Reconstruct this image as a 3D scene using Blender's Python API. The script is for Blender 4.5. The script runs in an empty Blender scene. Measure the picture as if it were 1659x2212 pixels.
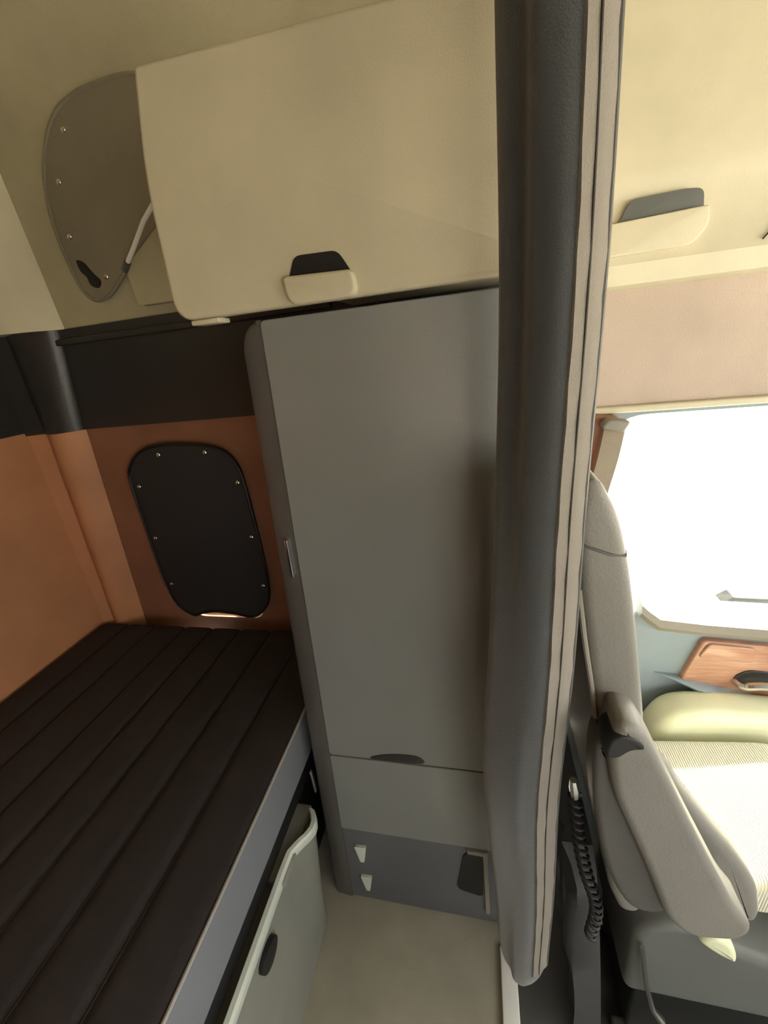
import bpy, bmesh, math, random
from mathutils import Vector, Matrix

random.seed(4)
SC = bpy.context.scene
COL = SC.collection

# ------------------------------------------------------------------ camera
cam_data = bpy.data.cameras.new('camera')
cam_data.sensor_fit = 'VERTICAL'
cam_data.sensor_height = 36.0
cam_data.lens = 14.4846
cam_data.clip_start = 0.02
cam = bpy.data.objects.new('camera', cam_data)
COL.objects.link(cam)
ax = Vector((0.97434495, 0.19755375, -0.10781663))
ay = Vector((0.02277371, 0.39005498, 0.9205099))
az = Vector((0.2239046, -0.89934956, 0.37554907))
m = Matrix((ax, ay, az)).transposed().to_4x4()
m.translation = Vector((0, 0, 1.6))
cam.matrix_world = m
SC.camera = cam

# ------------------------------------------------------------------ world, sun, exposure
w = bpy.data.worlds.new('sky')
SC.world = w
w.use_nodes = True
bg = w.node_tree.nodes['Background']
bg.inputs['Color'].default_value = (1.0, 0.965, 0.91, 1)
bg.inputs['Strength'].default_value = 5.0

sun_data = bpy.data.lights.new('sun', 'SUN')
sun_data.energy = 40.0
sun_data.angle = math.radians(2.0)
sun_data.color = (1.0, 0.92, 0.76)
sun = bpy.data.objects.new('sun', sun_data)
COL.objects.link(sun)
el = math.radians(43)
sdir = Vector((0.75 * math.cos(el), 0.66 * math.cos(el), math.sin(el)))
sun.rotation_euler = (-sdir).to_track_quat('-Z', 'Y').to_euler()
sun.location = (4, 4, 4)

SC.view_settings.view_transform = 'Standard'
SC.view_settings.look = 'None'
SC.view_settings.gamma = 1.0
SC.view_settings.use_curve_mapping = False
SC.view_settings.exposure = 0.65
SC.cycles.use_denoising = True
SC.cycles.max_bounces = 10
SC.cycles.diffuse_bounces = 8
SC.cycles.sample_clamp_indirect = 8.0


# ------------------------------------------------------------------ materials
def srgb(r, g, b):
    def f(c):
        c /= 255.0
        return c / 12.92 if c <= 0.04045 else ((c + 0.055) / 1.055) ** 2.4
    return (f(r), f(g), f(b), 1)


def mat(name, col, rough=0.6, bump=0.0, scale=200.0, var=0.08, spec=0.4, metal=0.0, sheen=0.0, coat=0.0):
    m = bpy.data.materials.new(name)
    m.use_nodes = True
    nt = m.node_tree
    b = nt.nodes['Principled BSDF']
    c = srgb(*col)
    b.inputs['Roughness'].default_value = rough
    b.inputs['Specular IOR Level'].default_value = spec
    b.inputs['Metallic'].default_value = metal
    b.inputs['Sheen Weight'].default_value = sheen
    b.inputs['Coat Weight'].default_value = coat
    tc = nt.nodes.new('ShaderNodeTexCoord')
    n = nt.nodes.new('ShaderNodeTexNoise')
    n.inputs['Scale'].default_value = 6.0
    n.inputs['Detail'].default_value = 5.0
    nt.links.new(tc.outputs['Object'], n.inputs['Vector'])
    r = nt.nodes.new('ShaderNodeValToRGB')
    r.color_ramp.elements[0].position = 0.3
    r.color_ramp.elements[1].position = 0.7
    r.color_ramp.elements[0].color = tuple(x * (1 - var) for x in c[:3]) + (1,)
    r.color_ramp.elements[1].color = tuple(min(1, x * (1 + var)) for x in c[:3]) + (1,)
    nt.links.new(n.outputs['Fac'], r.inputs['Fac'])
    nt.links.new(r.outputs['Color'], b.inputs['Base Color'])
    if bump > 0:
        n2 = nt.nodes.new('ShaderNodeTexNoise')
        n2.inputs['Scale'].default_value = scale
        n2.inputs['Detail'].default_value = 3.0
        nt.links.new(tc.outputs['Object'], n2.inputs['Vector'])
        bp = nt.nodes.new('ShaderNodeBump')
        bp.inputs['Strength'].default_value = bump
        bp.inputs['Distance'].default_value = 0.002
        nt.links.new(n2.outputs['Fac'], bp.inputs['Height'])
        nt.links.new(bp.outputs['Normal'], b.inputs['Normal'])
    return m


def wood_mat(name, c1, c2):
    m = bpy.data.materials.new(name)
    m.use_nodes = True
    nt = m.node_tree
    b = nt.nodes['Principled BSDF']
    b.inputs['Roughness'].default_value = 0.25
    tc = nt.nodes.new('ShaderNodeTexCoord')
    mp = nt.nodes.new('ShaderNodeMapping')
    mp.inputs['Scale'].default_value = (4, 10, 45)
    n = nt.nodes.new('ShaderNodeTexNoise')
    n.inputs['Scale'].default_value = 2.0
    n.inputs['Detail'].default_value = 6.0
    n.inputs['Distortion'].default_value = 1.2
    r = nt.nodes.new('ShaderNodeValToRGB')
    r.color_ramp.elements[0].color = srgb(*c1)
    r.color_ramp.elements[1].color = srgb(*c2)
    r.color_ramp.elements[0].position = 0.3
    r.color_ramp.elements[1].position = 0.7
    nt.links.new(tc.outputs['Object'], mp.inputs['Vector'])
    nt.links.new(mp.outputs['Vector'], n.inputs['Vector'])
    nt.links.new(n.outputs['Fac'], r.inputs['Fac'])
    nt.links.new(r.outputs['Color'], b.inputs['Base Color'])
    return m


def rib_mat(name, col, freq):
    m = mat(name, col, 0.9, 0, 0, 0.04)
    nt = m.node_tree
    b = nt.nodes['Principled BSDF']
    tc = nt.nodes.new('ShaderNodeTexCoord')
    wv = nt.nodes.new('ShaderNodeTexWave')
    wv.inputs['Scale'].default_value = freq
    wv.bands_direction = 'X'
    nt.links.new(tc.outputs['Object'], wv.inputs['Vector'])
    bp = nt.nodes.new('ShaderNodeBump')
    bp.inputs['Strength'].default_value = 0.8
    bp.inputs['Distance'].default_value = 0.003
    nt.links.new(wv.outputs['Fac'], bp.inputs['Height'])
    nt.links.new(bp.outputs['Normal'], b.inputs['Normal'])
    return m


def glass_mat(name):
    m = bpy.data.materials.new(name)
    m.use_nodes = True
    nt = m.node_tree
    nt.nodes.clear()
    o = nt.nodes.new('ShaderNodeOutputMaterial')
    t = nt.nodes.new('ShaderNodeBsdfTransparent')
    t.inputs['Color'].default_value = (0.95, 0.97, 0.96, 1)
    g = nt.nodes.new('ShaderNodeBsdfGlossy')
    g.inputs['Roughness'].default_value = 0.02
    mx = nt.nodes.new('ShaderNodeMixShader')
    mx.inputs['Fac'].default_value = 0.05
    nt.links.new(t.outputs[0], mx.inputs[1])
    nt.links.new(g.outputs[0], mx.inputs[2])
    nt.links.new(mx.outputs[0], o.inputs['Surface'])
    return m


M = dict(
    beige=mat('beige_plastic', (206, 198, 172), 0.5, 0.15, 400),
    beigeshade=mat('beige_plastic_shaded', (188, 179, 153), 0.5, 0.15, 400),  # same beige plastic, darkened to carry the dimmer light on the sleeper bin
    headliner=mat('headliner_fabric', (170, 162, 134), 0.95, 0.35, 350),
    tan=mat('tan_headliner', (186, 170, 156), 0.95, 0.4, 300),
    brown=mat('brown_vinyl', (138, 94, 72), 0.55, 0.2, 260, 0.12),
    brownlit=mat('brown_vinyl_lit', (186, 130, 92), 0.55, 0.2, 260, 0.10),  # brown vinyl again, lightened to carry the windshield light on the back wall
    dark=mat('dark_plastic', (46, 44, 43), 0.32, 0.15, 300),
    black=mat('black_plastic', (24, 24, 24), 0.5, 0.1, 300),
    cover=mat('black_cover_vinyl', (44, 43, 45), 0.7, 0.3, 350),
    greycover=mat('grey_beige_cover_vinyl', (130, 122, 104), 0.75, 0.3, 350),
    cabinet=mat('cabinet_grey_plastic', (124, 125, 123), 0.34, 0.12, 420, 0.04, 0.5),
    kick=mat('kick_panel_grey_plastic', (90, 91, 95), 0.45, 0.12, 420),
    bezel=mat('bezel_dark_plastic', (80, 77, 74), 0.24, 0.12, 420),
    mattress=mat('mattress_charcoal_fabric', (60, 56, 58), 0.9, 0.5, 500, 0.06, 0.2),
    mattress_side=mat('mattress_side_grey_fabric', (112, 114, 118), 0.9, 0.5, 500, 0.04, 0.2),
    piping=mat('pale_piping', (150, 146, 142), 0.6),
    base=mat('bunk_base_grey_plastic', (124, 124, 116), 0.45, 0.15, 300, 0.08),
    rim=mat('pale_rim_plastic', (190, 195, 184), 0.4, 0.1, 300),
    floor=mat('floor_mat_rubber', (146, 141, 126), 0.6, 0.4, 250, 0.14),
    curtain=mat('curtain_charcoal_fabric', (58, 60, 61), 0.85, 0.5, 600, 0.08, 0.2, sheen=0.5),
    hem=mat('curtain_hem_lit_fabric', (128, 122, 113), 0.85, 0.5, 600, 0.06, 0.2),  # same fabric as the curtain, window light on its edge put into the colour
    stitch=mat('stitch_thread', (62, 58, 54), 0.8),
    seat=mat('seat_grey_vinyl', (122, 119, 112), 0.5, 0.3, 300),
    seatdark=mat('seat_dark_grey_vinyl', (84, 82, 79), 0.55, 0.3, 300),
    seatbase=mat('seat_base_plastic', (98, 100, 97), 0.5, 0.15, 300),
    cushion=rib_mat('cushion_ribbed_fabric', (215, 212, 190), 60.0),
    paleplastic=mat('pale_cream_plastic', (222, 224, 190), 0.45, 0.1, 300),
    doorgrey=mat('door_blue_grey_vinyl', (128, 140, 146), 0.6, 0.2, 300),
    belt_line=mat('door_belt_trim', (132, 126, 115), 0.5),
    wood=wood_mat('wood_veneer', (160, 114, 92), (186, 144, 120)),
    chrome=mat('chrome', (215, 215, 212), 0.18, metal=1.0, var=0.02),
    steel=mat('brushed_steel', (180, 180, 176), 0.3, metal=1.0, var=0.05),
    white=mat('white_paint', (230, 230, 224), 0.5),
    webbing=mat('belt_webbing', (150, 138, 120), 0.8, 0.5, 500),
    skirt=mat('skirt_grey_fabric', (72, 72, 73), 0.9, 0.4, 300),
    cabfloor=mat('cab_floor_dark_rubber', (74, 74, 72), 0.7, 0.5, 200),
    glass=glass_mat('window_glass'),
    concrete=mat('yard_concrete', (200, 196, 186), 0.9, 0.5, 20),
)

# ------------------------------------------------------------------ mesh helpers
ORG = {}


def root(name, label, cat, loc, group=None):
    o = bpy.data.objects.new(name, None)
    o.empty_display_size = 0.05
    o.location = loc
    COL.objects.link(o)
    o['label'] = label
    o['category'] = cat
    if group:
        o['group'] = group
    ORG[o.name] = Vector(loc)
    return o


def link(name, bm, material, parent=None, smooth=True, angle=35, loc=None):
    org = Vector(loc) if loc is not None else (ORG[parent.name] if parent is not None else Vector((0, 0, 0)))
    bmesh.ops.recalc_face_normals(bm, faces=bm.faces)
    bmesh.ops.translate(bm, verts=bm.verts, vec=-org)
    me = bpy.data.meshes.new(name)
    bm.to_mesh(me)
    bm.free()
    if smooth:
        for p in me.polygons:
            p.use_smooth = True
        me.set_sharp_from_angle(angle=math.radians(angle))
    me.materials.append(material)
    o = bpy.data.objects.new(name, me)
    COL.objects.link(o)
    if parent is not None:
        o.parent = parent
    else:
        o.location = org
    ORG[o.name] = org
    return o


def tag(o, label, cat, group=None):
    o['label'] = label
    o['category'] = cat
    if group:
        o['group'] = group
    return o


def struct(name, bm, material, **k):
    o = link(name, bm, material, **k)
    o['kind'] = 'structure'
    return o


def box(x0, x1, y0, y1, z0, z1, bev=0.0, seg=3, bm=None):
    bm = bm or bmesh.new()
    vs = [bm.verts.new((x, y, z)) for x in (x0, x1) for y in (y0, y1) for z in (z0, z1)]
    q = [(0, 1, 3, 2), (4, 6, 7, 5), (0, 4, 5, 1), (2, 3, 7, 6), (0, 2, 6, 4), (1, 5, 7, 3)]
    fs = [bm.faces.new([vs[i] for i in f]) for f in q]
    if bev > 0:
        es = list({e for f in fs for e in f.edges})
        bmesh.ops.bevel(bm, geom=es, offset=bev, segments=seg, affect='EDGES', profile=0.5)
    return bm


def rpoly(pts, r, n=6):
    out = []
    N = len(pts)
    rs = r if isinstance(r, (list, tuple)) else [r] * N
    for i in range(N):
        p = Vector(pts[i]); a = Vector(pts[i - 1]); b = Vector(pts[(i + 1) % N])
        rr = rs[i]
        if rr <= 0:
            out.append(tuple(p)); continue
        da = (a - p); db = (b - p)
        t = min(rr, da.length * 0.48, db.length * 0.48)
        p0 = p + da.normalized() * t; p1 = p + db.normalized() * t
        for k in range(n + 1):
            s = k / n
            out.append(tuple(p0 * (1 - s) ** 2 + p * 2 * s * (1 - s) + p1 * s * s))
    return out


def smooth_closed(pts, n=6):
    """closed Catmull-Rom through pts"""
    out = []
    N = len(pts)
    P = [Vector(p) for p in pts]
    for i in range(N):
        p0, p1, p2, p3 = P[i - 1], P[i], P[(i + 1) % N], P[(i + 2) % N]
        for k in range(n):
            t = k / n
            out.append(tuple(0.5 * ((2 * p1) + (p2 - p0) * t + (2 * p0 - 5 * p1 + 4 * p2 - p3) * t * t + (3 * p1 - p0 - 3 * p2 + p3) * t ** 3)))
    return out


def smooth_open(pts, n=6):
    P = [Vector(p) for p in pts]
    P = [2 * P[0] - P[1]] + P + [2 * P[-1] - P[-2]]
    out = []
    for i in range(1, len(P) - 2):
        p0, p1, p2, p3 = P[i - 1], P[i], P[i + 1], P[i + 2]
        for k in range(n):
            t = k / n
            out.append(0.5 * ((2 * p1) + (p2 - p0) * t + (2 * p0 - 5 * p1 + 4 * p2 - p3) * t * t + (3 * p1 - p0 - 3 * p2 + p3) * t ** 3))
    out.append(P[-2])
    return out


def plate(pts, y0, y1, bev=0.0, seg=3, plane='xz', bm=None, both=False):
    """2D outline pushed from y0 (towards the viewer) to y1; the y0 rim is rounded by bev"""
    bm = bm or bmesh.new()
    def V(a, b, c):
        return {'xz': (a, c, b), 'yz': (c, a, b), 'xy': (a, b, c)}[plane]
    f0 = [bm.verts.new(V(p[0], p[1], y0)) for p in pts]
    f1 = [bm.verts.new(V(p[0], p[1], y1)) for p in pts]
    n = len(pts)
    a = bm.faces.new(f0)
    b = bm.faces.new(list(reversed(f1)))
    for i in range(n):
        j = (i + 1) % n
        bm.faces.new([f0[j], f0[i], f1[i], f1[j]])
    bmesh.ops.recalc_face_normals(bm, faces=bm.faces)
    if bev > 0:
        es = list(a.edges) + (list(b.edges) if both else [])
        bmesh.ops.bevel(bm, geom=es, offset=bev, segments=seg, affect='EDGES', profile=0.5, clamp_overlap=True)
    return bm


def plate_hole(x0, x1, z0, z1, inner, y0, y1, bm=None):
    """rectangular slab x0..x1, z0..z1 with a hole of outline `inner`"""
    bm = bm or bmesh.new()
    cx = sum(p[0] for p in inner) / len(inner)
    cz = sum(p[1] for p in inner) / len(inner)
    # add points aiming at the rectangle's corners so that they stay sharp
    outer = []
    ring = []
    pts = list(inner)
    corners = [(x0, z0), (x1, z0), (x1, z1), (x0, z1)]
    best = {}
    for c in corners:
        ca = math.atan2(c[1] - cz, c[0] - cx)
        k = min(range(len(pts)), key=lambda i: abs((math.atan2(pts[i][1] - cz, pts[i][0] - cx) - ca + math.pi) % (2 * math.pi) - math.pi))
        best[k] = c
    for i, p in enumerate(pts):
        if i in best:
            outer.append(best[i])
        else:
            dx, dz = p[0] - cx, p[1] - cz
            t = min(((x1 - cx) / dx if dx > 0 else (x0 - cx) / dx) if abs(dx) > 1e-9 else 1e9,
                    ((z1 - cz) / dz if dz > 0 else (z0 - cz) / dz) if abs(dz) > 1e-9 else 1e9)
            outer.append((cx + dx * t, cz + dz * t))
    L = []
    for y in (y0, y1):
        L.append([bm.verts.new((p[0], y, p[1])) for p in pts])
        L.append([bm.verts.new((p[0], y, p[1])) for p in outer])
    n = len(pts)
    for i in range(n):
        j = (i + 1) % n
        bm.faces.new([L[0][i], L[0][j], L[1][j], L[1][i]])
        bm.faces.new([L[2][i], L[2][j], L[3][j], L[3][i]])
        bm.faces.new([L[0][i], L[0][j], L[2][j], L[2][i]])
        bm.faces.new([L[1][i], L[1][j], L[3][j], L[3][i]])
    return bm


def loft(rings, closed=True, caps=True, bm=None):
    bm = bm or bmesh.new()
    R = [[bm.verts.new(p) for p in r] for r in rings]
    n = len(R[0])
    for a, b in zip(R, R[1:]):
        for i in range(n if closed else n - 1):
            j = (i + 1) % n
            bm.faces.new([a[i], a[j], b[j], b[i]])
    if caps and closed:
        bm.faces.new(R[0])
        bm.faces.new(list(reversed(R[-1])))
    return bm


def tube(path, r, seg=8, bm=None):
    bm = bm or bmesh.new()
    P = [Vector(p) for p in path]
    rings = []
    up = Vector((0.31, 0.22, 0.9)).normalized()
    for i, p in enumerate(P):
        t = (P[min(i + 1, len(P) - 1)] - P[max(i - 1, 0)]).normalized()
        u = up - t * up.dot(t)
        if u.length < 1e-3:
            u = Vector((1, 0, 0)) - t * t.x
        u.normalize()
        v = t.cross(u)
        rr = r[i] if isinstance(r, (list, tuple)) else r
        rings.append([p + (u * math.cos(2 * math.pi * k / seg) + v * math.sin(2 * math.pi * k / seg)) * rr for k in range(seg)])
    return loft(rings, bm=bm)


def pad(side, y0, y1, rnd=0.02, n=5):
    """upholstered slab: outline in XZ swept over Y with pillowed ends"""
    cx = sum(p[0] for p in side) / len(side)
    cz = sum(p[1] for p in side) / len(side)
    rings = []
    # inset by moving along the vertex normals
    def inset(d):
        N = len(side)
        out = []
        area = sum(side[i][0] * side[(i + 1) % N][1] - side[(i + 1) % N][0] * side[i][1] for i in range(N))
        s = 1 if area > 0 else -1
        for i in range(N):
            a = Vector(side[i - 1]); b = Vector(side[(i + 1) % N])
            t = (b - a)
            if t.length < 1e-9:
                out.append(side[i]); continue
            t.normalize()
            nrm = Vector((-t.y, t.x)) * s
            p = Vector(side[i]) + nrm * d
            out.append((p.x, p.y))
        for _ in range(12):                 # undo loops where the inset folded over itself
            bad = False
            for i in range(N):
                j = (i + 1) % N
                o = Vector(side[j]) - Vector(side[i])
                q = Vector(out[j]) - Vector(out[i])
                if q.length > 1e-7 and o.dot(q) < 0:
                    mid = ((out[i][0] + out[j][0]) / 2, (out[i][1] + out[j][1]) / 2)
                    out[i] = out[j] = mid
                    bad = True
            if not bad:
                break
        return out
    front = []
    for k in range(n + 1):
        a = math.pi / 2 * k / n
        front.append([(p[0], y0 + rnd * (1 - math.sin(a)), p[1]) for p in inset(rnd * (1 - math.cos(a)))])
    front.append([(p[0], y0, p[1]) for p in inset(rnd * 1.25)])
    front.reverse()
    back = []
    for k in range(n + 1):
        a = math.pi / 2 * k / n
        back.append([(p[0], y1 - rnd * (1 - math.sin(a)), p[1]) for p in inset(rnd * (1 - math.cos(a)))])
    back.append([(p[0], y1, p[1]) for p in inset(rnd * 1.25)])
    bm = loft(front + back)
    bmesh.ops.remove_doubles(bm, verts=bm.verts, dist=1e-5)
    big = [f for f in bm.faces if len(f.verts) > 4]
    bmesh.ops.triangulate(bm, faces=big, ngon_method='BEAUTY')
    return bm


# =================================================================== STRUCTURE
WX, WY = -1.463, 1.15          # bunk back wall, side wall
CZ = 2.62

struct('floor', box(WX, 0.05, -1.15, 1.15, -0.31, 0.0), M['floor'], smooth=False)
struct('floor_cab', box(0.05, 2.0, -1.15, 1.15, -0.31, -0.25), M['cabfloor'], smooth=False)
# thin pale sill along the edge of the sleeper floor
struct('trim_1', box(0.03, 0.072, -0.9, 0.63, -0.03, 0.012, 0.003), M['white'])

# bunk back wall (left in the photograph), with the dark band and the beige upper part
struct('wall_left', box(WX - 0.06, WX, -1.15, 1.15, 0, 1.455), M['brownlit'], smooth=False)
struct('trim_2', box(WX - 0.06, WX + 0.006, -1.15, 1.15, 1.455, 1.74), M['dark'], smooth=False)  # dark colour stands for the shade in the recess below the shelf
struct('wall_left_upper', box(WX - 0.06, WX, -1.15, 1.15, 1.74, CZ), M['headliner'], smooth=False)

# side wall of the sleeper with the covered bunk window
hole = rpoly([(-1.09, 0.698), (-0.79, 0.698), (-0.79, 1.30), (-1.09, 1.30)], [0.05, 0.05, 0.12, 0.12], 8)
hole2 = rpoly([(-1.07, 0.772), (-0.81, 0.772), (-0.82, 1.28), (-1.06, 1.28)], 0.08, 8)  # unseen frame, bottom edge raised to keep direct daylight off the sill
struct('wall_far', plate_hole(WX, 0.16, 0.0, 1.445, hole, WY, WY + 0.06), M['brown'], smooth=False)
wf = struct('window_1', plate_hole(-1.14, -0.74, 0.68, 1.36, hole2, WY + 0.06, WY + 0.075), M['black'], smooth=False)
link('pane', plate(rpoly([(-1.10, 0.69), (-0.78, 0.69), (-0.78, 1.31), (-1.10, 1.31)], 0.05, 4), WY + 0.076, WY + 0.08), M['glass'], wf, smooth=False)
struct('trim_3', box(WX, 0.16, WY - 0.006, WY + 0.06, 1.445, 1.745), M['dark'], smooth=False)  # shaded recess on this side, also done as a dark slab
struct('trim_4', box(WX, -0.36, WY - 0.02, WY, 1.70, 1.718, 0.004), M['dark'])
# beige upper wall: it leans inwards at the top into the headliner
prof = [(WY, 1.745), (WY, 2.22), (WY - 0.03, 2.34), (WY - 0.10, 2.46), (WY - 0.22, 2.55), (WY - 0.40, CZ), (WY + 0.06, CZ), (WY + 0.06, 1.745)]
prof = [prof[0]] + [tuple(p) for p in smooth_open([Vector(p) for p in prof[1:6]], 5)] + prof[6:]
struct('wall_far_upper', loft([[(x, p[0], p[1]) for p in prof] for x in (WX, 0.16)]), M['headliner'])
struct('ceiling', box(WX - 0.06, 2.0, -1.2, 1.2, CZ, CZ + 0.06), M['headliner'], smooth=False)

# corner post, one section for each zone of the wall
def post(name, zb, zt, Lb, Rb, Lt, Rt, material):
    def ring(z, L, R):
        arc = []
        for k in range(9):
            s = k / 8
            x = L[0] * (1 - s) + R[0] * s
            y = L[1] * (1 - s) + R[1] * s - 0.035 * math.sin(math.pi * s)
            arc.append((x, y, z))
        return [(WX + 0.001, L[1] - 0.02, z)] + arc + [(R[0] + 0.004, WY - 0.001, z), (WX + 0.001, WY - 0.001, z)]
    struct(name, loft([ring(zb + (zt - zb) * k / 4, [Lb[i] + (Lt[i] - Lb[i]) * k / 4 for i in (0, 1)], [Rb[i] + (Rt[i] - Rb[i]) * k / 4 for i in (0, 1)]) for k in range(5)]), material)

post('trim_5', 0.3, 1.445, (-1.445, 1.09), (-1.37, 1.145), (-1.405, 1.12), (-1.275, 1.142), M['brownlit'])
post('trim_6', 1.445, 1.745, (-1.405, 1.115), (-1.275, 1.136), (-1.40, 1.115), (-1.23, 1.136), M['dark'])
post('trim_7', 1.745, 2.5, (-1.44, 1.07), (-1.215, 1.142), (-1.44, 1.05), (-1.26, 1.142), M['beige'])

# driver side of the cab: header panel, door, pillar
struct('wall_right', box(0.16, 1.9, 1.06, 1.16, 1.405, 1.66), M['tan'], smooth=False)
struct('wall_right_upper', box(0.16, 1.9, 1.10, 1.16, 1.66, CZ), M['headliner'], smooth=False)
struct('trim_8', box(0.16, 1.9, 1.045, 1.075, 1.395, 1.41, 0.004), M['beige'])
# door
door_hole = rpoly([(0.335, 0.83), (1.45, 0.775), (1.30, 1.385), (0.300, 1.385)], [0.09, 0.06, 0.12, 0.09], 8)
d = struct('door_1', plate_hole(0.16, 1.9, -0.25, 1.40, door_hole, 1.08, 1.16), M['doorgrey'], smooth=False)
ORG[d.name] = Vector((0, 0, 0))
fr = link('window_frame', plate_hole(0.27, 1.5, 0.762, 1.395, door_hole, 1.065, 1.082), M['doorgrey'], d, smooth=False)
link('pane', plate(rpoly([(0.395, 0.78), (1.46, 0.73), (1.31, 1.39), (0.30, 1.39)], 0.05, 4), 1.12, 1.125), M['glass'], d, smooth=False)
link('belt_rail', loft([[(x, y, z0 + z) for (y, z) in ((1.08, -0.035), (1.05, -0.03), (1.035, -0.01), (1.04, 0.012), (1.06, 0.02), (1.08, 0.02))] for x, z0 in ((0.425, 0.862), (0.445, 0.842), (0.475, 0.817), (0.59, 0.804), (0.9, 0.785), (1.6, 0.75))]), M['belt_line'], d)
wt = link('wood_trim', plate(rpoly([(0.600, 0.748), (1.25, 0.70), (1.25, 0.42), (0.562, 0.595)], 0.012, 3), 1.062, 1.08, 0.006), M['wood'], d)
link('wood_trim_plate', plate(rpoly([(0.612, 0.742), (0.722, 0.732), (0.728, 0.682), (0.592, 0.692)], 0.012, 3), 1.055, 1.063, 0.004), M['wood'], wt)
ln = link('lower_ledge', loft([[(x, 1.081 + (y - 1.08) * k, z0 + z * k) for (y, z) in ((1.08, -0.02), (1.045, -0.012), (1.035, 0.0), (1.045, 0.008), (1.08, 0.010))] for x, z0, k in ((0.50, 0.612, 0.1), (0.545, 0.605, 0.5), (0.60, 0.592, 1), (0.8, 0.545, 1), (1.3, 0.43, 1))]), M['doorgrey'], d)
hd = link('door_handle', tube(smooth_open([(0.70, 1.062, 0.612), (0.706, 1.035, 0.618), (0.74, 1.028, 0.63), (0.80, 1.026, 0.628), (0.87, 1.030, 0.612), (0.88, 1.06, 0.605)], 5), 0.011), M['chrome'], d)
link('handle_cup', plate(rpoly([(0.69, 0.63), (0.72, 0.655), (0.9, 0.64), (0.9, 0.575), (0.70, 0.59)], 0.015, 4), 1.058, 1.064, 0.003), M['dark'], hd)
arm_side = smooth_closed([(0.462, 0.42), (0.478, 0.51), (0.520, 0.565), (0.60, 0.585), (0.73, 0.585), (1.0, 0.57), (1.3, 0.54), (1.32, 0.40), (1.0, 0.38), (0.73, 0.38), (0.53, 0.365)], 5)
link('armrest', pad(arm_side, 0.955, 1.06, 0.03), M['paleplastic'], d)
# door pillar with its trim
struct('trim_9', plate(rpoly([(0.255, 0.5), (0.325, 0.5), (0.312, 1.0), (0.30, 1.24), (0.318, 1.39), (0.255, 1.40)], 0.01, 3), 1.03, 1.064, 0.008), M['brown'])

# bulkhead edge behind the curtain, seen only from the side
struct('wall_right_return', box(0.155, 0.165, 1.0, 1.16, -0.25, CZ), M['tan'], smooth=False)

# passenger side and front of the cab: daylight comes through these openings
struct('wall_near', box(WX, 0.25, -1.21, -1.15, 0, CZ), M['brown'], smooth=False)
ph = rpoly([(0.40, 0.85), (1.45, 0.85), (1.30, 1.40), (0.40, 1.40)], 0.08, 6)
struct('door_2', plate_hole(0.25, 2.0, -0.25, CZ, ph, -1.21, -1.15), M['doorgrey'], smooth=False)
bmw = bmesh.new()
wsh = rpoly([(-1.08, 0.85), (1.08, 0.85), (1.0, 1.85), (-1.0, 1.85)], 0.1, 6)
bmw = plate_hole(-1.2, 1.2, -0.25, CZ, wsh, 0, 0.06, bmw)
bmesh.ops.rotate(bmw, verts=bmw.verts, cent=(0, 0, 0), matrix=Matrix.Rotation(math.radians(90), 3, 'Z'))
bmesh.ops.translate(bmw, verts=bmw.verts, vec=(2.0, 0, 0))
struct('wall_front', bmw, M['doorgrey'], smooth=False)
struct('ground', box(-30, 30, -30, 30, -1.36, -1.30), M['concrete'], smooth=False)

# =================================================================== BUNK
bunk = root('bunk_base', 'grey plastic bunk base with a pale rim running under the mattress', 'bunk', (-0.9, 0.1, 0))
ys = [-1.1, -0.6, -0.1, 0.3, 0.50, 0.54, 0.565, 0.585, 0.60, 0.615, 0.63, 0.645]
def rimx(y):
    t = max(0.0, min(1.0, (y - 0.53) / 0.08))
    return -0.468 + 0.040 * t * t * (3 - 2 * t)
def rimz(y):
    t = max(0.0, min(1.0, (y - 0.53) / 0.08))
    return 0.475 - 0.0 * t
rings = []
for y in ys:
    e = max(0, (y - 0.60) / 0.045)
    rx = rimx(y) - 0.02 * e * e
    z = rimz(y)
    fx = -0.477 - 0.02 * e * e
    rings.append([(fx, y, 0.002), (fx, y, 0.06), (fx + (rx - 0.010 - fx) * 0.5, y, 0.25), (rx - 0.010, y, z - 0.05), (rx - 0.006, y, z - 0.03), (-0.56, y, z - 0.03), (-0.56, y, 0.002)])
link('front_panel', loft(rings), M['base'], bunk, angle=50)
rings = []
for y in ys:
    e = max(0, (y - 0.60) / 0.045)
    rx = rimx(y) - 0.02 * e * e
    z = rimz(y)
    rings.append([(rx - 0.004, y, z - 0.032), (rx, y, z - 0.026), (rx + 0.001, y, z - 0.006), (rx - 0.004, y, z), (rx - 0.013, y, z + 0.002), (rx - 0.017, y, z - 0.004), (rx - 0.02, y, z - 0.03)])
link('rim', loft(rings), M['rim'], bunk)
link('deck', box(WX + 0.005, -0.50, -1.1, 1.085, 0.47, 0.563), M['black'], bunk, smooth=False)
link('rear_body', box(WX + 0.005, -0.57, -1.1, 1.085, 0.002, 0.469), M['black'], bunk, smooth=False)
link('corner_shelf', box(-0.56, -0.462, 0.48, 0.66, 0.446, 0.466, 0.004), M['base'], bunk)
# finger slot of the base locker
slot = smooth_closed([(0.352, 0.402), (0.36, 0.375), (0.385, 0.365), (0.41, 0.375), (0.418, 0.395), (0.405, 0.412), (0.375, 0.416)], 4)
link('finger_slot', plate(slot, -0.4655, -0.476, 0.002, 2, 'yz'), M['black'], bunk)

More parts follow.
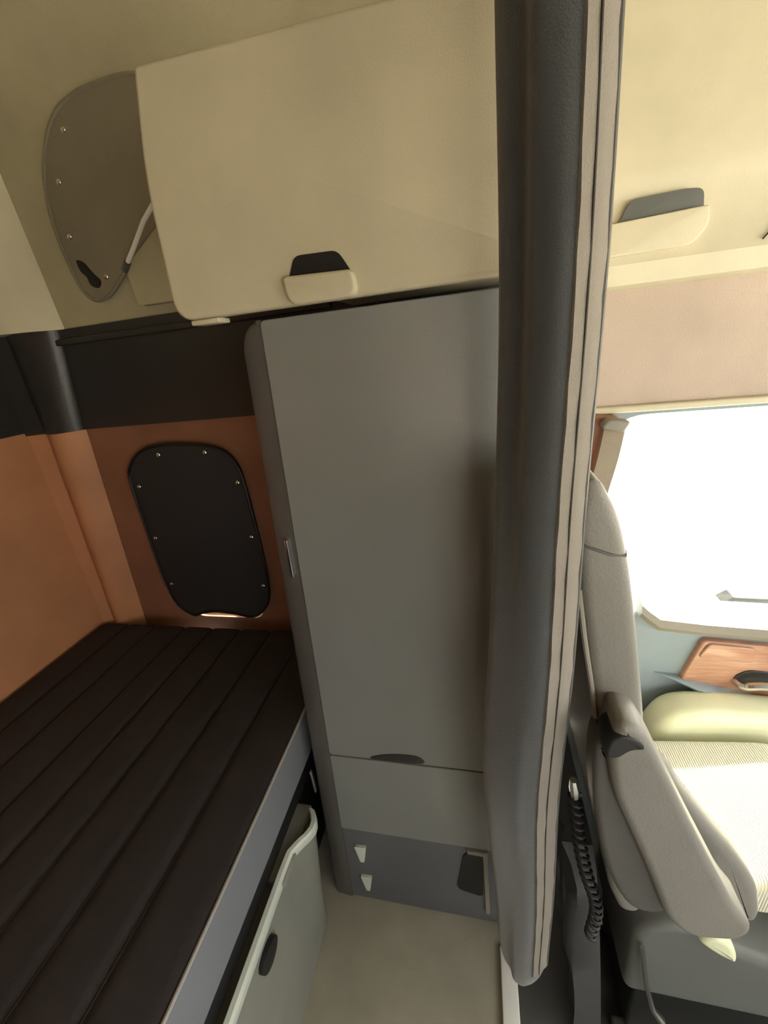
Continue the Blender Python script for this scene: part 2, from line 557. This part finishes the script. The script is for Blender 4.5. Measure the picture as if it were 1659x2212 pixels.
# mattress
mat_root = root('mattress', 'charcoal quilted bunk mattress with long stitched channels and grey side', 'mattress', (-0.95, 0.1, 0.565))
ZM = 0.708
seams = [-0.603, -0.728, -0.852, -0.966, -1.081, -1.210, -1.335]
xs = [-0.478] + seams + [-1.452]
Y0, Y1 = -1.05, 1.083
top = []
for a, b in zip(xs, xs[1:]):
    for k in range(10):
        s = k / 10
        x = a + (b - a) * s
        h = 0.0065 * (1 - abs(2 * s - 1) ** 8) - 0.0065
        if a == xs[0] and s < 0.5:
            h = 0.0 if s > 0.05 else -0.003
        top.append((x, ZM + h + 0.002))
top.append((xs[-1], ZM - 0.004))
def mring(y, d=0.0):
    return [(p[0], y, p[1] - d) for p in top] + [(xs[-1], y, 0.64), (-0.476, y, 0.64)]
link('quilted_top', loft([mring(Y0), mring(Y0 + 0.5), mring(Y0 + 1.2), mring(Y1 - 0.03), mring(Y1 - 0.008, 0.006), mring(Y1, 0.02)]), M['mattress'], mat_root, angle=50)
side = box(-1.452, -0.474, Y0 + 0.002, Y1 - 0.002, 0.565, 0.699, 0.008)
link('side_border', side, M['mattress_side'], mat_root)
link('piping', tube([(-0.4745, Y0 + (Y1 - Y0) * k / 30, 0.7055) for k in range(31)], 0.0035), M['piping'], mat_root)
for sx in seams:
    link('seam', tube([(sx, Y0 + 0.02, ZM - 0.0040), (sx, 0.2, ZM - 0.0040), (sx, Y1 - 0.02, ZM - 0.0040)], 0.0022, 6), M['black'], mat_root)

# =================================================================== WINDOW COVERS
bc = root('window_cover', 'black snap-on window cover above the mattress on the brown wall', 'window cover', (-0.94, 1.13, 0.72))
out = smooth_closed([(-1.150, 1.25), (-1.134, 1.308), (-1.075, 1.36), (-0.991, 1.379), (-0.842, 1.370), (-0.766, 1.343), (-0.732, 1.288), (-0.726, 1.21), (-0.724, 1.06), (-0.728, 0.878), (-0.752, 0.78), (-0.82, 0.722), (-0.90, 0.732), (-0.98, 0.738), (-1.04, 0.728), (-1.078, 0.718), (-1.133, 0.767), (-1.152, 0.87), (-1.154, 1.06)], 5)
link('cover_panel', plate(out, 1.128, 1.141, 0.006), M['cover'], bc)
inner = [(-0.938 + (p[0] + 0.938) * 0.955, 1.057 + (p[1] - 1.057) * 0.968) for p in out]
link('edge_binding', tube([(p[0], 1.128, p[1]) for p in out + out[:1]], 0.005, 6), M['black'], bc)
def snap(p, parent, y):
    bm = bmesh.new()
    rings = []
    for r, dy in ((0.0075, 0.0), (0.0075, -0.002), (0.0055, -0.004), (0.001, -0.005)):
        rings.append([(p[0] + r * math.cos(a * math.pi / 5), y + dy, p[1] + r * math.sin(a * math.pi / 5)) for a in range(10)])
    loft(rings, bm=bm)
    link('snap', bm, M['chrome'], parent)
for p in [(-1.007, 1.348), (-0.836, 1.346), (-0.748, 1.242), (-0.748, 1.048), (-1.129, 1.048), (-1.122, 1.243), (-0.75, 0.856), (-1.128, 0.856)]:
    snap(p, bc, 1.128)

uc = root('window_cover', 'grey-beige rounded window cover with snaps beside the overhead bin', 'window cover', (-0.9, 1.13, 1.82))
out = smooth_closed([(-0.62, 2.20), (-0.754, 2.236), (-0.845, 2.240), (-0.931, 2.232), (-1.001, 2.204), (-1.065, 2.136), (-1.100, 2.053), (-1.108, 1.969), (-1.097, 1.878), (-1.082, 1.828), (-1.05, 1.803), (-1.002, 1.812), (-0.928, 1.862), (-0.817, 1.937), (-0.60, 2.0), (-0.54, 2.12)], 5)
link('cover_panel', plate(out, 1.134, 1.149, 0.007), M['greycover'], uc)
link('edge_binding', tube([(p[0], 1.135, p[1]) for p in out + out[:1]], 0.0055, 6), M['greycover'], uc)
for p in [(-0.984, 2.177), (-1.047, 2.08), (-1.07, 1.962), (-0.996, 1.856)]:
    snap(p, uc, 1.134)
kh = smooth_closed([(-1.073, 1.905), (-1.052, 1.898), (-1.040, 1.880), (-1.030, 1.866), (-1.016, 1.848), (-1.030, 1.832), (-1.052, 1.842), (-1.056, 1.862), (-1.070, 1.878)], 4)
link('torn_hole', plate(kh, 1.131, 1.1345, 0.001, 2), M['black'], uc)

# =================================================================== OVERHEAD BIN (sleeper)
ob = root('overhead_bin', 'large beige overhead bin with a recessed pull, above the grey cabinet', 'storage bin', (-0.15, 0.66, 1.67))
dout = rpoly([(-0.472, 1.668), (0.12, 1.668), (0.12, 1.962), (-0.136, 1.968), (-0.434, 1.976), (-0.462, 1.86)], [0.035, 0.01, 0.01, 0.0, 0.008, 0.10], 6)
dr = link('door', plate(dout, 0.655, 0.675, 0.008, 4), M['beigeshade'], ob)
link('bin_body', plate([(-0.30, 1.70), (0.12, 1.70), (0.12, 1.955), (-0.30, 1.955)], 0.676, 1.14), M['beigeshade'], ob, smooth=False)
# pull: dark slot and rounded lip
link('pull_slot', plate(rpoly([(-0.266, 1.702), (-0.168, 1.698), (-0.186, 1.729), (-0.252, 1.731)], [0.004, 0.004, 0.010, 0.010], 4), 0.6535, 0.6560), M['black'], dr)
lip_o = rpoly([(-0.272, 1.706), (-0.165, 1.702), (-0.160, 1.668), (-0.268, 1.666)], [0.008, 0.008, 0.016, 0.018], 4)
link('pull_lip', plate(lip_o, 0.640, 0.656, 0.009, 5), M['beigeshade'], dr)
link('hinge_tab', box(-0.445, -0.395, 0.655, 0.69, 1.660, 1.6675, 0.002), M['beigeshade'], ob)

# lift strut between the side wall and the bin door, with its bracket
st = root('lift_strut', 'thin bright lift strut behind the overhead bin door', 'strut', (-0.90, 1.1, 1.86))
link('rod', tube([(-0.900, 1.10, 1.858), (-0.845, 1.085, 1.895), (-0.785, 1.07, 1.94), (-0.62, 1.02, 2.02)], 0.0055, 10), M['white'], st)
link('sleeve', tube([(-0.905, 1.102, 1.854), (-0.882, 1.095, 1.870)], 0.008, 10), M['bezel'], st)
link('bracket', plate(rpoly([(-0.905, 1.86), (-0.898, 1.772), (-0.885, 1.768), (-0.70, 1.768), (-0.70, 1.93), (-0.78, 1.935)], 0.004, 3), 1.105, 1.132, 0.002), M['headliner'], st)

# =================================================================== GREY CABINET
cb = root('storage_cabinet', 'tall grey cabinet with one long door and a drawer, between bunk and curtain', 'cabinet', (-0.17, 0.68, 0))
YC = 0.676
def bez_o(z):   # outer left edge of the cabinet
    return -0.477 + 0.092 * min(1, max(0, z / 1.62)) ** 1.0
def bez_i(z):   # left edge of the door
    return -0.420 + 0.080 * min(1, max(0, z / 1.62))
XR = 0.075
body = [(bez_i(0) - 0.01, 0.002), (XR, 0.002), (XR, 1.655), (bez_i(1.6), 1.655), ]
link('body', plate(body, YC + 0.022, 1.14), M['bezel'], cb, smooth=False)
# dark rounded side panel
rings = []
pz = [0.002 + 1.60 * k / 30 for k in range(31)] + [1.607 + 0.05 * math.sin(math.pi / 2 * k / 14) for k in range(15)]
for z in pz:
    o, i = bez_o(z), bez_i(z)
    c = 0.0
    if z > 1.607:
        c = 0.040 * (1 - math.sqrt(max(0, 1 - ((z - 1.607) / 0.0501) ** 2)))
    o2 = o + c
    rings.append([(i + 0.004, YC + 0.03, z), (i + 0.004, YC + 0.004, z), (i - 0.004, YC + 0.003, z), (min(o2 + 0.012, i - 0.0035), YC + 0.007, z), (min(o2 + 0.003, i - 0.003), YC + 0.013, z), (o2, YC + 0.026, z), (o2 + 0.002, 1.0, z), (i, 1.0, z)])
link('side_panel', loft(rings), M['bezel'], cb)
def front(z0, z1, tl=0.0):
    pts = [(bez_i(z0) + 0.003, z0), (XR, z0), (XR, z1), (bez_i(z1) + 0.003, z1)]
    return rpoly(pts, [0.006, 0.003, 0.003, max(0.006, tl)], 5)
cdoor = link('door', plate(front(0.652, 1.656, 0.008), YC, YC + 0.02, 0.005), M['cabinet'], cb)
link('drawer', plate(front(0.352, 0.647), YC, YC + 0.02, 0.004), M['cabinet'], cb)
link('kick_panel', plate(front(0.003, 0.345), YC + 0.006, YC + 0.02, 0.004), M['kick'], cb)
# finger pull cut into the lower edge of the door
link('finger_pull', plate(smooth_closed([(-0.275, 0.656), (-0.25, 0.672), (-0.20, 0.682), (-0.155, 0.680), (-0.143, 0.660), (-0.20, 0.654)], 4), YC - 0.0015, YC + 0.001, 0.0005, 2), M['dark'], cdoor)
# bright latch strike on the door edge
link('latch_plate', plate(rpoly([(-0.3775, 1.265), (-0.371, 1.262), (-0.3735, 1.178), (-0.379, 1.178)], 0.002, 3), YC - 0.004, YC + 0.004, 0.001), M['chrome'], cdoor)
link('latch_plate', box(-0.452, -0.446, YC - 0.006, YC + 0.004, 0.50, 0.58, 0.002), M['steel'], cb)
# two pale clips and a dark corner box on the kick panel
for (x, z) in ((-0.357, 0.240), (-0.357, 0.095)):
    link('clip', plate(rpoly([(x - 0.016, z + 0.034), (x + 0.020, z + 0.036), (x + 0.006, z - 0.036), (x - 0.006, z - 0.036)], 0.004, 3), YC - 0.002, YC + 0.007, 0.002), M['rim'], cb)
link('corner_recess', plate(rpoly([(-0.085, 0.15), (-0.012, 0.13), (-0.012, 0.33), (-0.06, 0.32)], 0.02, 4), YC + 0.002, YC + 0.007), M['black'], cb, smooth=False)
link('corner_bracket', plate([(-0.05, 0.342), (0.002, 0.345), (0.006, 0.06), (-0.006, 0.06), (-0.010, 0.328), (-0.05, 0.330)], YC - 0.004, YC + 0.0065, 0.002), M['belt_line'], cb)

# =================================================================== CURTAIN
cu = root('sleeper_curtain', 'heavy charcoal curtain with a stitched hem, bunched between sleeper and driver seat', 'curtain', (0.07, 0.53, 0.2))
def csec(z):
    """plan section (x, y) of the bunched curtain at height z"""
    t = (z - 0.2) / 1.7
    s = 0.004 * math.sin(z * 5.1) + 0.003 * math.sin(z * 11.7 + 1)
    b = 0.012 * math.exp(-((z - 0.55) / 0.28) ** 2)        # belly near the floor
    xl = 0.026 - 0.026 * math.exp(-((z - 0.85) / 0.4) ** 2) + s * 0.4
    xr = 0.121 + 0.5 * s + 0.010 * math.exp(-((z - 1.2) / 0.35) ** 2) * 0.3
    xm = 0.088 + 0.5 * s - 0.004 * math.exp(-((z - 0.8) / 0.3) ** 2)
    pts = [(xl, 0.540), (xl + 0.006, 0.521), (xl + 0.022, 0.503 + s), (xm - 0.034, 0.480 + s), (xm - 0.016, 0.473), (xm + 0.002, 0.475), (xr - 0.012, 0.487), (xr, 0.500),
           (xr + 0.001, 0.507), (xr - 0.010, 0.509), (xm + 0.006, 0.509), (xm + 0.012, 0.522), (xm + 0.018, 0.534), (xm + 0.010, 0.548), (xm - 0.006, 0.556), (xm - 0.002, 0.574), (xm - 0.02, 0.586), (xm - 0.036, 0.572), (xl + 0.018, 0.582), (xl + 0.004, 0.562)]
    return pts
zs = [0.205, 0.212, 0.225, 0.25, 0.29, 0.34] + [0.4 + 0.05 * k for k in range(45)] + [2.615]
rings = []
for z in zs:
    pts = smooth_closed(csec(z), 4)
    if z < 0.30:                                     # rounded bottom
        k = 1 - math.sqrt(max(0, 1 - ((0.30 - z) / 0.10) ** 2))
        cx, cy = 0.05, 0.535
        pts = [(p[0] + (cx - p[0]) * k * 0.7, p[1] + (cy - p[1]) * k * 0.5) for p in pts]
    rings.append([(p[0], p[1], z) for p in pts])
link('drape', loft(rings), M['curtain'], cu, angle=80)
# hem strip (window light put into its colour), its two stitch lines and the edge binding
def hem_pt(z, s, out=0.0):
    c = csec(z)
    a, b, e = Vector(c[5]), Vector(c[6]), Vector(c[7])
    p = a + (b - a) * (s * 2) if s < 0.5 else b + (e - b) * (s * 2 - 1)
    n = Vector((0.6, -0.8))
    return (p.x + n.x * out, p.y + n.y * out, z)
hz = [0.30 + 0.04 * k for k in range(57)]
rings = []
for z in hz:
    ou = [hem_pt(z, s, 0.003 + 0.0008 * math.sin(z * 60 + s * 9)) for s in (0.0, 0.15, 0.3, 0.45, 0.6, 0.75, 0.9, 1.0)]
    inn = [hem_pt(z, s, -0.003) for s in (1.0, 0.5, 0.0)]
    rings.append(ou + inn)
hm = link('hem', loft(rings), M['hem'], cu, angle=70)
for s in (0.32,):
    link('stitch_line', tube([hem_pt(z, s, 0.0036) for z in hz], 0.0011, 5), M['stitch'], hm)
link('edge_binding', tube([hem_pt(z, 1.02, 0.001) for z in hz], 0.0035, 7), M['seatdark'], hm)
# =================================================================== BIN ABOVE THE DOOR
b2 = root('door_bin', 'cream overhead bin with a grey recessed pull above the driver window', 'storage bin', (0.7, 1.0, 1.65))
p2 = [(0.995, 1.655), (0.985, 1.69), (0.992, 1.715), (0.998, 1.80), (0.992, 1.818), (0.992, 1.84), (1.0, 1.95), (1.02, 2.2), (1.06, 2.61), (1.099, 2.61), (1.099, 1.662), (1.03, 1.648)]
link('shell', loft([[(x, p[0], p[1]) for p in p2] for x in (0.17, 1.9)]), M['beige'], b2, angle=30)
ps = link('pull_slot', plate(rpoly([(0.262, 1.752), (0.404, 1.760), (0.400, 1.793), (0.372, 1.796), (0.283, 1.793)], [0.002, 0.004, 0.012, 0.01, 0.01], 4), 0.985, 1.0, 0.003), M['seatbase'], b2)
link('pull_lip', plate(rpoly([(0.25, 1.758), (0.408, 1.764), (0.411, 1.735), (0.390, 1.706), (0.25, 1.704)], [0.0, 0.006, 0.012, 0.02, 0.004], 5), 0.972, 0.996, 0.008, 4), M['beige'], b2)
link('seam_line', tube([(0.505, 0.9845, 1.700), (0.535, 0.9925, 1.733)], 0.0015, 6), M['dark'], b2)

# =================================================================== SEAT BELT
sb = root('seat_belt', 'tan seat belt webbing hanging beside the driver window pillar', 'seat belt', (0.30, 1.02, 1.1))
def strap(path, wdt, th=0.0015):
    P = [Vector(p) for p in path]
    rings = []
    for i, p in enumerate(P):
        t = (P[min(i + 1, len(P) - 1)] - P[max(i - 1, 0)]).normalized()
        u = Vector((0, 1, 0)).cross(t).normalized()
        v = t.cross(u)
        rings.append([p + u * wdt + v * th, p - u * wdt + v * th, p - u * wdt - v * th, p + u * wdt - v * th])
    return loft(rings)
link('webbing', strap(smooth_open([(0.305, 1.015, 1.375), (0.293, 1.005, 1.30), (0.275, 0.995, 1.22), (0.258, 0.99, 1.12), (0.250, 0.985, 0.95), (0.250, 0.985, 0.7)], 4), 0.022), M['webbing'], sb)
link('guide', plate(rpoly([(0.272, 1.372), (0.318, 1.36), (0.332, 1.385), (0.285, 1.392)], 0.008, 3), 0.998, 1.03, 0.004), M['belt_line'], sb)

# =================================================================== DRIVER SEAT
se = root('driver_seat', 'grey driver seat with a lowered side armrest, sunlit by the door window', 'seat', (0.4, 0.7, 0))
bprof = smooth_open([(0.53, 0.250, 0.290), (0.60, 0.227, 0.300), (0.75, 0.203, 0.278), (0.85, 0.191, 0.262), (1.02, 0.171, 0.241), (1.10, 0.158, 0.228), (1.18, 0.145, 0.214), (1.257, 0.132, 0.200), (1.312, 0.125, 0.188), (1.366, 0.119, 0.173), (1.398, 0.122, 0.158), (1.411, 0.128, 0.150), (1.416, 0.136, 0.142)], 4)
rings = []
for z, xa, xb in bprof:
    ins = 0.012 * max(0.0, (z - 1.36) / 0.056) ** 2
    r = min(0.018, (xb - xa) * 0.45)
    rr = rpoly([(xa, 0.515 + ins), (xb, 0.515 + ins), (xb, 0.87 - ins), (xa, 0.87 - ins)], r, 5)
    rings.append([(p[0], p[1], z) for p in rr])
bk = link('backrest', loft(rings), M['seat'], se, angle=60)
link('headrest_seam', tube([(0.126, 0.520, 1.335), (0.140, 0.5145, 1.328), (0.165, 0.5145, 1.318), (0.184, 0.519, 1.314), (0.188, 0.533, 1.313), (0.188, 0.85, 1.313)], 0.002, 6), M['seatdark'], bk)
link('piping', tube(smooth_open([(0.132, 0.522, 1.26), (0.144, 0.518, 1.178), (0.158, 0.518, 1.10), (0.171, 0.518, 1.02), (0.184, 0.518, 0.93)], 6), 0.004), M['belt_line'], se)
cush = rpoly([(0.30, 0.41), (0.86, 0.42), (0.87, 0.525), (0.70, 0.545), (0.45, 0.515), (0.30, 0.51)], 0.04, 5)
link('cushion', pad(cush, 0.60, 0.93, 0.02), M['cushion'], se, angle=60)
bol = smooth_closed([(0.26, 0.87), (0.30, 0.885), (0.345, 0.815), (0.400, 0.735), (0.457, 0.655), (0.497, 0.579), (0.516, 0.50), (0.500, 0.470), (0.42, 0.49), (0.33, 0.56), (0.28, 0.7)], 5)
link('bolster', pad(bol, 0.555, 0.605, 0.018), M['seat'], se, angle=60)
armp = rpoly([(0.172, 1.03), (0.180, 1.090), (0.212, 1.080), (0.236, 1.032), (0.312, 0.865), (0.389, 0.704), (0.424, 0.654), (0.408, 0.616), (0.338, 0.600), (0.298, 0.640), (0.255, 0.766), (0.186, 0.945)], [0.03, 0.02, 0.02, 0.03, 0.05, 0.05, 0.02, 0.02, 0.03, 0.03, 0.05, 0.05], 6)
am = link('armrest', pad(armp, 0.455, 0.53, 0.012), M['seat'], se, angle=60)
shell = smooth_closed([(0.168, 1.03), (0.161, 0.98), (0.172, 0.866), (0.202, 0.725), (0.248, 0.625), (0.30, 0.622), (0.30, 0.68), (0.25, 0.82), (0.195, 0.98)], 5)
link('armrest_shell', pad(shell, 0.474, 0.528, 0.01), M['seatdark'], am, angle=60)
link('pivot_cap', pad(smooth_closed([(0.167, 1.026), (0.170, 1.058), (0.188, 1.070), (0.208, 1.062), (0.216, 1.046), (0.200, 1.040), (0.184, 1.024)], 5), 0.4525, 0.50, 0.006), M['black'], am, angle=60)
base = rpoly([(0.315, 0.10), (0.315, 0.375), (0.40, 0.415), (0.50, 0.352), (0.60, 0.32), (0.85, 0.32), (0.85, 0.10)], [0.02, 0.05, 0.05, 0.05, 0.03, 0.03, 0.02], 6)
bs = link('base_cover', pad(base, 0.56, 0.88, 0.02), M['seatbase'], se, angle=60)
link('side_cap', pad(smooth_closed([(0.425, 0.392), (0.45, 0.418), (0.482, 0.400), (0.500, 0.345), (0.47, 0.352)], 5), 0.545, 0.60, 0.012), M['paleplastic'], bs)
link('rail', box(0.33, 0.98, 0.58, 0.62, -0.248, -0.21, 0.006), M['steel'], se)
link('rail', box(0.33, 0.98, 0.82, 0.86, -0.248, -0.21, 0.006), M['steel'], se)
link('pedestal', box(0.36, 0.84, 0.60, 0.86, -0.209, 0.10, 0.01), M['black'], se)
link('lever', tube([(0.328, 0.552, 0.32), (0.345, 0.54, 0.20), (0.365, 0.53, 0.12), (0.385, 0.525, 0.09)], [0.005, 0.005, 0.006, 0.009]), M['steel'], se)
# fabric skirt around the seat suspension
rings = []
for k in range(12):
    z = 0.62 - 0.86 * k / 11
    x0 = 0.150 + 0.085 * (k / 11) ** 0.8
    rings.append([(x0 + 0.012 * math.sin(j * 1.9 + k * 0.5) + 0.008 * math.sin(k * 0.9) + 0.01 * j / 10, 0.57 + 0.30 * j / 10, z) for j in range(11)] + [(x0 + 0.06, 0.87 - 0.30 * j / 10, z) for j in range(11)])
link('suspension_skirt', loft(rings), M['skirt'], se, angle=70)

# coiled air hose behind the seat
hp = []
ctl = smooth_open([(0.146, 0.50, 0.87), (0.158, 0.50, 0.77), (0.177, 0.50, 0.665), (0.204, 0.50, 0.555), (0.201, 0.50, 0.45)], 10)
turns = 20
N = turns * 10
for i in range(N + 1):
    u = i / N * (len(ctl) - 1)
    k = min(int(u), len(ctl) - 2)
    p = ctl[k].lerp(ctl[k + 1], u - k)
    a = 2 * math.pi * turns * i / N
    hp.append((p.x + 0.010 * math.cos(a), p.y + 0.010 * math.sin(a), p.z))
ho = root('coiled_hose', 'black coiled air hose hanging behind the driver seat', 'hose', (0.2, 0.5, 0.45))
link('coil', tube(hp, 0.0032, 6), M['black'], ho)
link('fitting', tube([(0.142, 0.50, 0.905), (0.145, 0.50, 0.885), (0.147, 0.50, 0.865)], [0.006, 0.009, 0.007]), M['steel'], ho)

# =================================================================== SIDE MIRROR OUTSIDE
mi = root('side_mirror', 'dark mirror arm outside the driver door window', 'mirror', (0.95, 1.5, 0.5))
link('arm', pad(rpoly([(0.86, 0.590), (0.895, 0.618), (1.05, 0.612), (1.3, 0.605), (1.3, 0.55), (1.04, 0.572)], 0.006, 3), 1.47, 1.53, 0.008), M['black'], mi)
link('housing', pad(rpoly([(1.25, 0.40), (1.45, 0.40), (1.45, 0.95), (1.25, 0.95)], 0.04, 5), 1.45, 1.60, 0.03), M['black'], mi)
